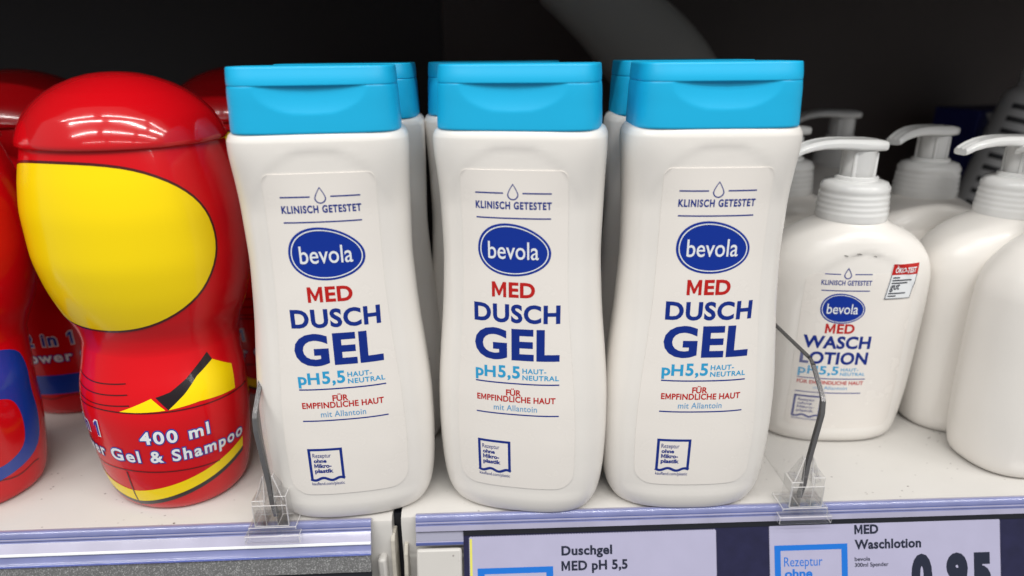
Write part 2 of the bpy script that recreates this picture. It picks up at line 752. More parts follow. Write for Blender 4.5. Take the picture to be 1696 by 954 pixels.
bm = bmesh.new()
box(bm, -5.6, 110, 60, 62, -12, 60)
tag(finish(bm, 'back_wall', M['wall'], smooth=False), 'dark brown back panel behind the white dispensers', 'panel')
bm = bmesh.new()
box(bm, -110, -5.66, 60, 62, -12, 60)
tag(finish(bm, 'back_wall', M['wall2'], smooth=False), 'black back panel behind the red bottles', 'panel')
bm = bmesh.new()
box(bm, -110, 110, 24.0, 60, 27.5, 30)
tag(finish(bm, 'upper_shelf', M['wall'], smooth=False), None, None, kind='structure')   # unseen next shelf up, shading the rear rows


# rails -------------------------------------------------------------------------------------------------
ZK = .76


def rail(name, label, x0, x1, org, yaw, style):
    t = thing(name, label, 'rail', (org[0], org[1], 0), rot=(TILT, 0, yaw))
    bm = bmesh.new()
    # upper lip, rounded, clear with blue edges
    lip = [(.2, .10), (-.02, .12), (-.10, .06), (-.12, -.10), (-.13, -.24), (-.10, -.30), (-.12, -.36), (-.12, -.42), (-.02, -.44), (.0, -.2)]
    extrude_prof(bm, lip, x0, x1, [0, 1, 1, 1, 2, 0, 1, 2, 1, 1], ZK)
    finish(bm, 'lip', [M['lilac'], M['violet'], M['deep']], t, sharp=60)
    bm = bmesh.new()
    if style == 'R':
        face = [(-.03, -.44), (-.16, -.50), (-.17, -.80), (-.10, -.84), (.0, -.84), (.0, -.5)]
        extrude_prof(bm, face, x0, x1, [1, 0, 2, 1, 1, 1], ZK)
        finish(bm, 'face_strip', [M['lilac'], M['violet'], M['grey']], t, sharp=60)
        bm = bmesh.new()
        slot = [(-.03, -.85), (-.05, -1.40), (.0, -1.40), (.0, -.85)]
        extrude_prof(bm, slot, x0, 2.06, [0] * 4, ZK)
        finish(bm, 'slot', [M['grey']], t)
        bm = bmesh.new()
        low = [(-.05, -1.41), (-.12, -1.46), (-.12, -1.62), (-.05, -1.68), (.0, -1.68), (.0, -1.41)]
        extrude_prof(bm, low, x0, 2.06, [0, 1, 0, 0, 0, 0], ZK)
        finish(bm, 'lower_lip', [M['lilac'], M['deep']], t, sharp=60)
        bm = bmesh.new()
        box(bm, x0 + .02, 1.98, -.22, 0, -4.4, -1.37)
        finish(bm, 'end_plate', M['enamel'], t, bevel=.12)
    else:
        face = [(-.03, -.44), (-.15, -.52), (-.20, -1.08), (-.27, -1.13), (-.27, -1.20), (-.21, -1.24), (.0, -1.24), (.0, -.5)]
        extrude_prof(bm, face, x0, x1, [1, 0, 3, 3, 2, 1, 1, 1], ZK)
        finish(bm, 'face_strip', [M['lilac'], M['violet'], M['deep'], M['pale']], t, sharp=60)  # pale ridge is a highlight line put into the colour
        bm = bmesh.new()
        blue = [(-.19, -1.245), (-.21, -1.72), (-.30, -1.80), (-.2, -1.84), (.0, -1.84), (.0, -1.245)]
        extrude_prof(bm, blue, x0, x1, [1, 0, 0, 0, 0, 0], ZK)
        finish(bm, 'lower_lip', [M['deep'], M['violet']], t, sharp=60)
        bm = bmesh.new()
        gl = [(-.20, -1.85), (-.26, -2.75), (-.1, -2.78), (-.1, -1.85)]
        extrude_prof(bm, gl, x0, x1, [0] * 4, ZK)
        finish(bm, 'glitter_band', [M['glitter']], t)
        bm = bmesh.new()
        dk = [(-.16, -2.79), (-.2, -6), (.0, -6), (.0, -2.79)]
        extrude_prof(bm, dk, x0, x1, [0] * 4, ZK)
        finish(bm, 'slot', [M['dark']], t)
    return t


railR = rail('price_rail', 'clear lilac price rail holding the two paper price tags', .0, 75, RO, YAWR, 'R')
railL = rail('price_rail', 'clear blue price rail with glittery grey band and no tags', -70, .0, LO, YAWL, 'L')

# navy backing under the tags (part of the right rail) and black slot shadow line
bm = bmesh.new()
box(bm, 2.06, 75, -.06, -.005, -4.4, -.85)
finish(bm, 'backing', M['navyfilm'], railR, smooth=False)
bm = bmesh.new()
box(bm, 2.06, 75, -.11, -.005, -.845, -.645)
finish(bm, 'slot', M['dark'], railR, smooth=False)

# bracket ends in the gap between the boards
t = thing('shelf_bracket', 'worn cream bracket ends in the gap between the two shelves', 'bracket', (-5.2, 24.2, 0))
for pts, x in (([(-.35, -6), (-.42, -2.2), (-.30, -1.0), (-.1, -.75), (.5, -.8), (.5, -6)], -.12), ([(-.5, -6), (-.55, -2.6), (-.35, -1.7), (-.1, -1.35), (.5, -1.3), (.5, -6)], .42)):
    bm = bmesh.new()
    a = [bm.verts.new((x - .09, y, z)) for y, z in pts]
    b = [bm.verts.new((x + .09, y, z)) for y, z in pts]
    for i in range(len(pts)):
        j = (i + 1) % len(pts)
        bm.faces.new((a[i], a[j], b[j], b[i]))
    bm.faces.new(a[::-1])
    bm.faces.new(b)
    bmesh.ops.recalc_face_normals(bm, faces=bm.faces[:])
    finish(bm, 'hook_plate', M['bracket'], t, smooth=False, bevel=.04)
bm = bmesh.new()
box(bm, -.80, -.42, -.62, .0, -6, -1.75)
finish(bm, 'end_tab', M['enamel'], t, bevel=.12)
bm = bmesh.new()
box(bm, -.2, .5, .55, 3, -6, -.2)
finish(bm, 'upright', M['dark'], t, smooth=False)


# price tags -----------------------------------------------------------------------------------------
def zigzag(p, q, n, d):
    out = []
    for i in range(n):
        for k, s_ in ((0, 0), (.5, 1)):
            f = (i + k) / n
            out.append((p[0] + (q[0] - p[0]) * f + d[0] * s_, p[1] + (q[1] - p[1]) * f + d[1] * s_))
    return out


def price_tag(label, u0, u1, vt, dark_left):
    t = thing('price_tag', label, 'price tag', (RO[0], RO[1], 0), group='paper price tags in the rail', rot=(TILT, 0, YAWR))
    bm = bmesh.new()
    pts = [(u0, -4.3), (u1, -4.3)] + zigzag((u1, -4.3), (u1, vt), 45, (.04, 0)) + zigzag((u1, vt), (u0, vt), 90, (0, .05)) + zigzag((u0, vt), (u0, -4.3), 45, (-.04, 0))
    new_poly(bm, pts[1:])
    bmesh.ops.remove_doubles(bm, verts=bm.verts[:], dist=1e-4)
    wrap(bm, lambda u, v, o: (u, -o, v), .10, du=0, skirt=.03)
    finish(bm, 'paper', M['paper'], t, smooth=False)
    if dark_left:
        bm = bmesh.new()
        new_poly(bm, [(u0, -4.3), (u0 + .10, -4.3), (u0 + .10, vt - .06), (u0, vt - .06)])
        wrap(bm, lambda u, v, o: (u, -o, v), .104, du=0)
        finish(bm, 'yellow_edge', M['yellowedge'], t, smooth=False)
    return t


def flat(bm, t, name, m, off=.106):
    wrap(bm, lambda u, v, o: (u, -o, v), off, du=0)
    return finish(bm, name, m, t, smooth=False)


t1 = price_tag('lilac paper price tag reading Duschgel MED pH 5,5', 2.33, 13.15, -.95, True)
bm = bmesh.new()
text(bm, 'Duschgel', 6.33, 8.56, -1.86, .42, .036, 0, 1.06)
text(bm, 'MED pH 5,5', 6.32, 9.23, -2.53, .43, .036, 0, 1.06)
flat(bm, t1, 'lettering', M['tagink'])
bm = bmesh.new()
ring_poly(bm, [(2.65, -2.31), (5.95, -2.31), (5.95, -4.2), (2.65, -4.2)], [(2.95, -2.57), (5.65, -2.57), (5.65, -3.95), (2.95, -3.95)])
flat(bm, t1, 'frame', M['tagblue'])

t2 = price_tag('lilac paper price tag reading MED Waschlotion with large digits', 15.57, 25.93, -.87, False)
bm = bmesh.new()
text(bm, 'MED', 19.36, 20.44, -1.33, .42, .040, 0, 1.03)
text(bm, 'Waschlotion', 19.36, 22.36, -2.0, .43, .036, 0, 1.06)
text(bm, 'bevola', 19.35, 20.05, -2.52, .18, .016)
text(bm, '300ml Spender', 19.35, 20.87, -2.78, .18, .016)
for ux, w_, ch in ((21.90, .94, '0'), (23.48, .98, '9'), (24.66, .86, '5')):
    text(bm, ch, ux, ux + w_, -4.15, 1.85, .075)
new_poly(bm, [(23.0, -4.15), (23.3, -4.15), (23.3, -3.85), (23.0, -3.85)])
flat(bm, t2, 'lettering', M['tagink'])
bm = bmesh.new()
ring_poly(bm, [(15.76, -1.72), (19.03, -1.72), (19.03, -4.2), (15.76, -4.2)], [(16.03, -1.96), (18.76, -1.96), (18.76, -3.98), (16.03, -3.98)])
text(bm, 'Rezeptur', 16.18, 17.9, -2.66, .41, .0)
text(bm, 'ohne', 16.2, 17.44, -3.18, .40, .035)
flat(bm, t2, 'frame', M['tagblue'])


# ------------------------------------------------------------------ shower gel bottle (white, blue cap)
def panel_recess(x, z):
    # a shallow arched panel pressed into the front
    wz = 2.62 + .25 * sstep(9, 4, z)
    if z > 13.2:
        wz *= math.sqrt(max(0, 1 - ((z - 13.2) / 2.75) ** 2))
    if wz < .05 or z > 15.95:
        return 0
    return .032 * sstep(0, .22, wz - abs(x)) * sstep(.9, 1.3, z)


GEL = Loft([(0, 2.72, 1.42), (.04, 2.92, 1.58), (.15, 3.08, 1.72), (.4, 3.25, 1.84), (1, 3.46, 1.97), (2.4, 3.62, 2.06), (4, 3.67, 2.10), (5.2, 3.65, 2.10),
            (7.2, 3.50, 2.06), (9, 3.32, 2.02), (10.2, 3.235, 2.0), (11.7, 3.17, 1.98), (13.2, 3.20, 2.0), (14.8, 3.24, 2.04), (15.85, 3.28, 2.08),
            (16.15, 3.27, 2.08), (16.36, 3.19, 2.02), (16.45, 3.10, 1.95), (16.50, 2.95, 1.82)], lambda z: 2.55 + 1.2 * sstep(13.5, 16.3, z), panel_recess, .2)


def notch(x, z):
    if z > 18.06:
        return 0
    r = (x / 1.95) ** 2 + ((18.06 - z) / .98) ** 2
    return .15 * (1 - r) ** 1.0 if r < 1 else 0


CAPB = Loft([(16.46, 3.01, 1.98), (16.52, 3.03, 2.0), (17.2, 3.005, 1.99), (18.06, 2.955, 1.975), (18.07, 2.94, 1.96)], 4.6, notch, .045)
LID = Loft([(18.075, 2.94, 1.955), (18.09, 2.955, 1.98), (18.12, 2.96, 1.98), (18.64, 2.935, 1.86), (18.68, 2.925, 1.85), (18.70, 2.90, 1.82)], 4.6, None, .12)

LABW = pchip([(1.5, 2.42), (4, 2.46), (6, 2.38), (8, 2.22), (10, 2.08), (12, 2.02), (15.2, 2.0)])


def label_outline():
    pts = []
    zt, zb, rt, rb = 15.08, 1.55, .30, .75
    right = []
    for i in range(13):
        t = i / 12 * PI / 2
        right.append((LABW(zb) - rb + rb * math.sin(t), zb + rb - rb * math.cos(t)))
    k = zb + rb + .3
    while k < zt - rt - .1:
        right.append((LABW(k), k))
        k += .35
    for i in range(9):
        t = i / 8 * PI / 2
        right.append((LABW(zt) - rt + rt * math.cos(t), zt - rt + rt * math.sin(t)))
    return right + [(-x, z) for x, z in right[::-1]]


def egg(cu, cv, wd, ht, n=64):
    """the oval emblem: blunt and tall on its left, drawn out to the right"""
    out = []
    for i in range(n):
        t = 2 * PI * i / n
        c, s_ = math.cos(t), math.sin(t)
        x = wd / 2 * math.copysign(abs(c) ** .96, c)
        y = ht / 2 * .99 * math.copysign(abs(s_) ** .93, s_) * (1 - .13 * c - .03 * c * c)
        k = math.radians(-7)
        out.append((cu + x * math.cos(k) - y * math.sin(k), cv + x * math.sin(k) + y * math.cos(k)))
    return out


def scale_poly(p, k, q):
    cx = sum(a[0] for a in p) / len(p)
    cy = sum(a[1] for a in p) / len(p)
    return [(cx + (a[0] - cx) * k, cy + (a[1] - cy) * q) for a in p]


def drop(cu, vb, wd, ht, n=28):
    out = []
    r = wd / 2
    for i in range(n):
        t = -PI * 1.25 + 2 * PI * 1.25 * 0
        a = math.radians(-90 + 360 * i / n)
        x, y = r * math.cos(a), r * math.sin(a)
        if y > 0:
            k = y / r
            x *= (1 - k) ** .55 if k < 1 else 0
            y = k * (ht - r)
        out.append((cu + x, vb + r + y))
    return out


def emblem(fn, parent, cu, cv, k=1.0, off=.035):
    """blue oval with white inner ring and brand lettering, one mesh in three inks"""
    e = egg(cu, cv, 2.80 * k, 2.05 * k)
    b1 = bmesh.new()
    new_poly(b1, e, 0)
    wrap(b1, fn, off, .2, .2)
    b2 = bmesh.new()
    ring_poly(b2, scale_poly(e, .935, .915), scale_poly(e, .905, .875), 1)
    text(b2, 'bevola', cu - 1.0 * k, cu + .94 * k, cv - .33 * k, .68 * k, .006, 1)
    wrap(b2, fn, off + .012, .2, .2)
    me = bpy.data.meshes.new('tmp')
    b2.to_mesh(me)
    b2.free()
    b1.from_mesh(me)
    bpy.data.meshes.remove(me)
    return finish(b1, 'logo', [M['logo'], M['pale']], parent)


def wavy_frame(bm, u0, v0, u1, v1, wd, mi=0):
    stroke(bm, [(u0, v0), (u0, v1 - wd / 2)], wd, mi)
    stroke(bm, [(u1, v0), (u1, v1 - wd / 2)], wd, mi)
    stroke(bm, [(u0 - wd / 2, v1), (u1 + wd / 2, v1)], wd, mi)
    stroke(bm, [(u0 - wd / 2 + (u1 - u0 + wd) * i / 36, v0 + wd * .55 * math.sin(i / 36 * 2 * PI * 2 + PI)) for i in range(37)], wd * 1.1, mi)


def gel_fn(u, z, o):
    return (u, GEL.front(u, z) - o, z)


def make_gel():
    t = thing('shower_gel_bottle', 'x', 'bottle', group='white shower gel bottles with blue caps')
    finish(GEL.mesh(128), 'body', M['white'], t, sharp=50)
    c = finish(CAPB.mesh(200), 'cap', M['sky'], t, sharp=45)
    finish(LID.mesh(128), 'flip_lid', M['sky'], c, sharp=45)
    bm = bmesh.new()
    new_poly(bm, label_outline())
    wrap(bm, gel_fn, .028, .25, .3, skirt=.032)
    lab = finish(bm, 'label', M['label'], t, sharp=50)
    o = .034
    bm = bmesh.new()
    line(bm, -1.42, -.36, 14.24, .045)
    line(bm, .36, 1.42, 14.24, .045)
    d = drop(0, 13.98, .42, .62)
    ring_poly(bm, d, scale_poly(d, .80, .84))
    text(bm, 'KLINISCH GETESTET', -1.42, 1.42, 13.64, .285, .034, 0, 1.16)
    line(bm, -1.40, 1.40, 13.30, .045)
    wrap(bm, gel_fn, o)
    finish(bm, 'test_mark', M['navy'], lab)
    emblem(gel_fn, lab, .02, 12.05, 1.0, o)
    bm = bmesh.new()
    text(bm, 'MED', -.86, .82, 10.18, .62, .034, 1, 1.05)
    text(bm, 'DUSCH', -1.60, 1.79, 9.14, .76, .034, 0, 1.08)
    text(bm, 'GEL', -1.60, 1.79, 7.55, 1.34, .036, 0, 1.05)
    wrap(bm, gel_fn, o)
    finish(bm, 'product_name', [M['navy'], M['redink']], lab)
    bm = bmesh.new()
    text(bm, 'pH', -1.60, -.76, 6.75, .50, .030, 1)
    text(bm, '5,5', -.66, .23, 6.76, .54, .030, 1, 1.1)
    text(bm, 'HAUT-', .33, 1.28, 7.0, .215, .022, 1, 1.1)
    text(bm, 'NEUTRAL', .33, 1.78, 6.71, .215, .022, 1, 1.1)
    line(bm, -1.6, 1.8, 6.53, .05)
    text(bm, 'FÜR', -.34, .28, 5.98, .27, .028, 2)
    text(bm, 'EMPFINDLICHE HAUT', -1.56, 1.66, 5.69, .27, .028, 2, 1.05)
    text(bm, 'mit Allantoin', -.86, .92, 5.29, .265, .006, 3, 1.05)
    line(bm, -1.6, 1.8, 5.13, .05)
    wrap(bm, gel_fn, o)
    finish(bm, 'skin_note', [M['navy'], M['cyan'], M['redink'], M['paleblue']], lab)
    bm = bmesh.new()
    wavy_frame(bm, -1.53, 2.34, -.24, 3.78, .11)
    text(bm, 'Rezeptur', -1.40, -.66, 3.40, .20, .004)
    text(bm, 'ohne', -1.38, -.86, 3.15, .19, .04)
    text(bm, 'Mikro-', -1.38, -.68, 2.90, .20, .04)
    text(bm, 'plastik', -1.38, -.62, 2.65, .20, .04)
    text(bm, 'kaufland.com/plastic', -1.56, -.22, 2.04, .15, .006)
    wrap(bm, gel_fn, o)
    finish(bm, 'recipe_badge', M['navy'], lab)
    return t


gel = make_gel()
gel.location = Vector((-7.17, 25.89, 0)) * S
gel.rotation_euler = (0, 0, .139)
gel['label'] = 'front white shower gel bottle with blue cap, nearest the red bottle'
dup(gel, (.42, 26.12, 0), -.178, 'white shower gel bottle with blue cap in the middle of the front three')
dup(gel, (7.58, 26.22, 0), .003, 'front white shower gel bottle with blue cap, nearest the pump dispensers')
dup(gel, (-7.15, 30.95, 0), .05, 'shaded blue capped bottle right behind the one beside the red bottle')
dup(gel, (-.68, 32.2, 0), -.04, 'shaded blue capped bottle behind the middle front bottle')
dup(gel, (7.62, 31.3, 0), .02, 'shaded blue capped bottle behind the front bottle beside the dispensers')


# ------------------------------------------------------------------ pump dispensers
def pump_recess(x, z):
    wz = 2.95 if z < 7 else 2.95 * math.sqrt(max(0, 1 - ((z - 7) / 3.1) ** 2))
    if wz < .05:
        return 0
    return .07 * sstep(0, .30, wz - abs(x)) * sstep(.6, 1.1, z)


PB = Loft([(0, 3.05, 1.95), (.05, 3.25, 2.12), (.2, 3.45, 2.28), (.6, 3.62, 2.38), (1.6, 3.78, 2.45), (3.4, 3.93, 2.48), (5.5, 4.0, 2.48), (7.4, 4.05, 2.46),
           (8.6, 4.02, 2.43), (9.4, 3.84, 2.36), (10.05, 3.48, 2.26), (10.55, 3.0, 2.14), (10.85, 2.5, 2.0), (11.05, 2.1, 1.85), (11.2, 1.8, 1.68), (11.35, 1.6, 1.55), (11.5, 1.5, 1.48)],
          lambda z: 2.5 if z < 9 else 2.5 - .5 * sstep(9.4, 11.1, z), pump_recess, .2)


def pump_fn(u, z, o):
    return (u, PB.front(u, z) - o, z)


def make_pump():
    t = thing('pump_dispenser', 'x', 'dispenser', group='white pump dispenser bottles')
    finish(PB.mesh(112), 'body', M['white'], t, sharp=50)
    bm = bmesh.new()
    prof = [(1.45, 11.3), (1.60, 11.34), (1.63, 11.5)]
    for k in range(4):
        z = 11.6 + k * .26
        r = 1.62 - .02 * k
        prof += [(r, z), (r + .012, z + .05), (r + .012, z + .12), (r - .012, z + .17)]
    prof += [(1.52, 12.66), (1.55, 12.72), (1.54, 12.9), (1.47, 13.0), (1.40, 13.12), (1.15, 13.2), (.98, 13.22), (.95, 13.36), (.85, 13.4), (.85, 13.2), (.3, 13.15)]
    lathe(bm, prof, 64)
    finish(bm, 'collar', M['pump'], t, sharp=50)
    return t


def make_head(t, rz):
    """actuator: stem and spout turned by rz relative to the bottle"""
    bm = bmesh.new()
    lathe(bm, [(.66, 13.06), (.70, 13.2), (.74, 14.45), (.78, 14.6)], 40)
    for k in range(4):
        a = PI / 4 + k * PI / 2
        lathe(bm, [(.10, 13.2), (.10, 14.5)], 8, .72 * math.cos(a), .72 * math.sin(a))
    stem = finish(bm, 'stem', M['pump'], t, sharp=50)
    stem.rotation_euler = (0, 0, rz)
    bm = bmesh.new()
    path = [(.98, 14.80, .52, .36), (.95, 14.80, .68, .46), (.8, 14.81, .82, .52), (.4, 14.82, .86, .54), (-.3, 14.84, .86, .54), (-.9, 14.88, .80, .50), (-1.5, 14.90, .72, .46),
            (-2.1, 14.87, .64, .42), (-2.6, 14.78, .56, .40), (-3.0, 14.65, .50, .38), (-3.35, 14.47, .46, .36), (-3.42, 14.43, .40, .30)]
    N = 40
    prev = None
    for x, z, hw, hh in path:
        cur = []
        for i in range(N):
            a = 2 * PI * i / N
            c, s_ = math.cos(a), math.sin(a)
            yy = hw * math.copysign(abs(c) ** .55, c)
            zz = hh / 2 * math.copysign(abs(s_) ** .55, s_)
            if s_ > .3 and x < .5:
                zz += .035 * math.cos(yy / hw * PI * 3.0)
            cur.append(bm.verts.new((x, yy, z + zz)))
        if prev:
            for i in range(N):
                bm.faces.new((prev[i], prev[(i + 1) % N], cur[(i + 1) % N], cur[i]))
        else:
            bm.faces.new(cur[::-1])
        prev = cur
    bm.faces.new(prev)
    bmesh.ops.recalc_face_normals(bm, faces=bm.faces[:])
    sp = finish(bm, 'spout', M['pump'], t, sharp=40)
    sp.rotation_euler = (0, 0, rz)


def pump_art(t):
    k = .74
    cu = -.76
    o = .014
    f = lambda u, v, q: pump_fn(u + cu, v + .3, q)
    bm = bmesh.new()
    new_poly(bm, rrect(-2.6, .95, 2.6, 9.15, .5))
    wrap(bm, lambda u, v, q: pump_fn(u, v, q), .010, .25, .3, skirt=.014)
    lab = finish(bm, 'label', M['label'], t, sharp=50)
    bm = bmesh.new()
    line(bm, -1.12, -.32, 8.83, .045)
    line(bm, .32, 1.12, 8.83, .045)
    d = drop(0, 8.60, .36, .55)
    ring_poly(bm, d, scale_poly(d, .72, .78))
    text(bm, 'KLINISCH GETESTET', -1.14, 1.14, 8.30, .24, .03, 0, 1.08)
    line(bm, -1.10, 1.10, 8.03, .045)
    wrap(bm, f, o)
    finish(bm, 'test_mark', M['navy'], lab)
    emblem(f, lab, 0, 7.12, k, o)
    bm = bmesh.new()
    text(bm, 'MED', -.68, .68, 5.86, .50, .034, 1, 1.05)
    text(bm, 'WASCH', -1.58, 1.56, 5.06, .66, .036, 0, 1.05)
    text(bm, 'LOTION', -1.60, 1.55, 4.22, .66, .036, 0, 1.05)
    wrap(bm, f, o)
    finish(bm, 'product_name', [M['navy'], M['redink']], lab)
    bm = bmesh.new()
    text(bm, 'pH5,5', -1.6, .25, 3.66, .46, .024, 1, 1.05)
    text(bm, 'HAUT-', .35, 1.2, 3.86, .17, .022, 1, 1.1)
    text(bm, 'NEUTRAL', .35, 1.55, 3.62, .17, .022, 1, 1.1)
    line(bm, -1.6, 1.6, 3.44, .045)
    text(bm, 'FÜR EMPFINDLICHE HAUT', -1.58, 1.55, 3.12, .20, .03, 2, 1.02)
    text(bm, 'mit Allantoin', -.8, .8, 2.84, .19, .006, 3)
    line(bm, -1.6, 1.5, 2.66, .045)
    wrap(bm, f, o)
    finish(bm, 'skin_note', [M['navy'], M['cyan'], M['redink'], M['paleblue']], lab)
    bm = bmesh.new()
    wavy_frame(bm, -1.55, 1.30, -.35, 2.42, .10)
    for i, s_ in enumerate(('Rezeptur', 'ohne', 'Mikro-', 'plastik')):
        text(bm, s_, -1.40, -.62 - (.12 if i == 1 else 0), 2.14 - i * .21, .15, .02)
    text(bm, 'kaufland.com/plastic', -1.56, -.30, 1.06, .12, .008)
    wrap(bm, f, o)
    finish(bm, 'recipe_badge', M['navy'], lab)
    bm = bmesh.new()
    for u, v, q in ((-.95, 10.02, .10), (-.35, 10.1, .14), (.42, 9.98, .11)):
        new_poly(bm, smooth_poly([(u - q, v), (u - q * .2, v + .03), (u + q, v - .02), (u + q * .3, v - .05)]))
    wrap(bm, pump_fn, .012, .15, .15)
    finish(bm, 'scuff', M['scuff'], t)
    # test verdict sticker near the right shoulder
    u0, u1, vb, vt = 1.55, 2.86, 7.50, 9.18
    sk = .16
    st = lambda u, v, q: pump_fn(u - .5 + (v - vb) * sk, v + .42, q)
    bm = bmesh.new()
    new_poly(bm, [(u0, vb), (u1, vb), (u1, vt), (u0, vt)])
    wrap(bm, st, .04, .12, .15, skirt=.03)
    sticker = finish(bm, 'verdict_sticker', M['pale'], t, sharp=50)
    bm = bmesh.new()
    new_poly(bm, [(u0, vt - .50), (u1, vt - .50), (u1, vt + .01), (u0, vt + .01)], 1)
    stroke(bm, [(u0 + .02, vb + .02), (u1 - .02, vb + .02), (u1 - .02, vt - .5)], .03, 0)
    stroke(bm, [(u0 + .02, vb + .02), (u0 + .02, vt - .5)], .03, 0)
    text(bm, 'gut', u0 + .12, u0 + .58, vb + .46, .34, .02)
    for i, q in enumerate((.34, .95, .8)):
        line(bm, u0 + .12, u0 + .12 + q, vt - .64 - i * .13, .055)
    for i, q in enumerate((.85, .4)):
        line(bm, u0 + .12, u0 + .12 + q, vb + .28 - i * .13, .05)
    wrap(bm, st, .052, .12, .15)
    b2 = bmesh.new()
    text(b2, 'ÖKO-TEST', u0 + .14, u1 - .12, vt - .41, .25, .03, 2)
    wrap(b2, st, .066, .12, .15)
    me = bpy.data.meshes.new('tmp')
    b2.to_mesh(me)
    b2.free()
    bm.from_mesh(me)
    bpy.data.meshes.remove(me)
    finish(bm, 'verdict_print', [M['tagink'], M['redink'], M['pale']], sticker)


plain = make_pump()


def place_pump(x, y, rz, hz, label, first=[True]):
    if first[0]:
        first[0] = False
        r = plain
        r.location = Vector((x, y, 0)) * S
        r.rotation_euler = (0, 0, rz)
        r['label'] = label
    else:
        r = bpy.data.objects.new('pump_dispenser', None)
        r.empty_display_size = .01
        col.objects.link(r)
        r.location = Vector((x, y, 0)) * S
        r.rotation_euler = (0, 0, rz)
        r['label'] = label
        r['category'] = 'dispenser'
        r['group'] = 'white pump dispenser bottles'
        for ch in plain.children:
            if ch.name.split('.')[0] in ('body', 'collar'):
                c = ch.copy()
                col.objects.link(c)
                c.parent = r
    make_head(r, hz - rz)
    return r


pf = place_pump(16.55, 31.95, -.03, .10, 'printed pump dispenser with the red test sticker on its shoulder')
pump_art(pf)
place_pump(24.7, 32.4, .0, .12, 'plain white pump dispenser at right with its long spout showing whole')
place_pump(23.2, 37.2, .1, .45, 'plain pump dispenser behind, its spout turned towards the front left')
place_pump(25.35, 28.75, .22, -1.2, 'large plain white dispenser cut off at the right edge, in front')
place_pump(15.6, 38.2, .0, .3, 'shaded dispenser half hidden behind the printed dispenser')
place_pump(23.0, 47.5, .1, .1, 'dark far dispenser deepest in the shelf, seen above the printed one')


# ------------------------------------------------------------------ glossy rounded shampoo bottles
def round_loft(prof, n=2.12):
    # the feet stand a little forward of the head
    return Loft(prof, n, None, .25, lambda z: (.38 * sstep(8.5, 4.5, z), -.87 * sstep(8.5, 4.5, z)))


HEADP = [(0, 2.62, 2.25), (.06, 2.82, 2.42), (.25, 2.97, 2.55), (1.0, 3.2, 2.75), (2.4, 3.45, 2.9), (4.2, 3.62, 3.0), (5.6, 3.60, 2.95), (6.6, 3.45, 2.85), (7.3, 3.40, 2.8), (7.9, 3.55, 2.95), (8.8, 3.95, 3.3),
         (10.2, 4.34, 3.7), (11.6, 4.50, 3.9), (13.0, 4.48, 3.9), (14.2, 4.30, 3.78), (15.2, 4.04, 3.58), (15.9, 3.83, 3.42)]
RB = round_loft(HEADP)
LIDP = [(15.80, 3.85, 3.42), (15.82, 3.98, 3.57), (15.88, 4.02, 3.62), (16.0, 4.00, 3.60), (16.4, 3.87, 3.44), (16.9, 3.60, 3.18), (17.35, 3.22, 2.82), (17.75, 2.72, 2.38), (18.05, 2.2, 1.9), (18.28, 1.6, 1.38),
        (18.44, 1.0, .86), (18.5, .5, .43), (18.52, .1, .09)]
RL = round_loft(LIDP)


def round_fn(u, z, o):
    """u is an angle in degrees away from the front, turned about the axis"""
    a = math.radians(u) - PI / 2
    W, D = RB.W(z) + o, RB.D(z) + o
    n = 2.12
    c, s_ = math.cos(a), math.sin(a)
    p, q = RB.lean(z)
    return (p + W * math.copysign(abs(c) ** (2 / n), c), q + D * math.copysign(abs(s_) ** (2 / n), s_), z)


DEG = 57.3 / 3.5              # degrees per centimetre of circumference, near enough


def art(bm, fn, off, name, mats, parent, du=4, dv=.3):
    wrap(bm, fn, off, du, dv)
    return finish(bm, name, mats, parent, sharp=50)


def edge_line(bm, pts, wu, wv, mi):
    """outline that keeps its width although u is in degrees"""
    k = wv / wu
    b2 = [(p[0] * k, p[1]) for p in pts]
    tmp = bmesh.new()
    stroke(tmp, b2, wv, mi, True)
    for v in tmp.verts:
        v.co.x /= k
    me = bpy.data.meshes.new('tmp')
    tmp.to_mesh(me)
    tmp.free()
    bm.from_mesh(me)
    bpy.data.meshes.remove(me)


def outline_text(parent, lines, ink, edge, name):
    """lettering with a coloured outline: a heavier copy just beneath"""
    for heavy, m, off in ((True, edge, .022), (False, ink, .034)):
        bm = bmesh.new()
        for s_, uc, wd, v, cap, bold in lines:
            k = .055 if heavy else 0
            text(bm, s_, uc - wd / 2 - k * DEG, uc + wd / 2 + k * DEG, v - k, cap + 2 * k, bold + (.05 if heavy else 0), 0, 1.22)
        art(bm, round_fn, off, name if not heavy else 'lettering_outline', m, parent, 3, .3)


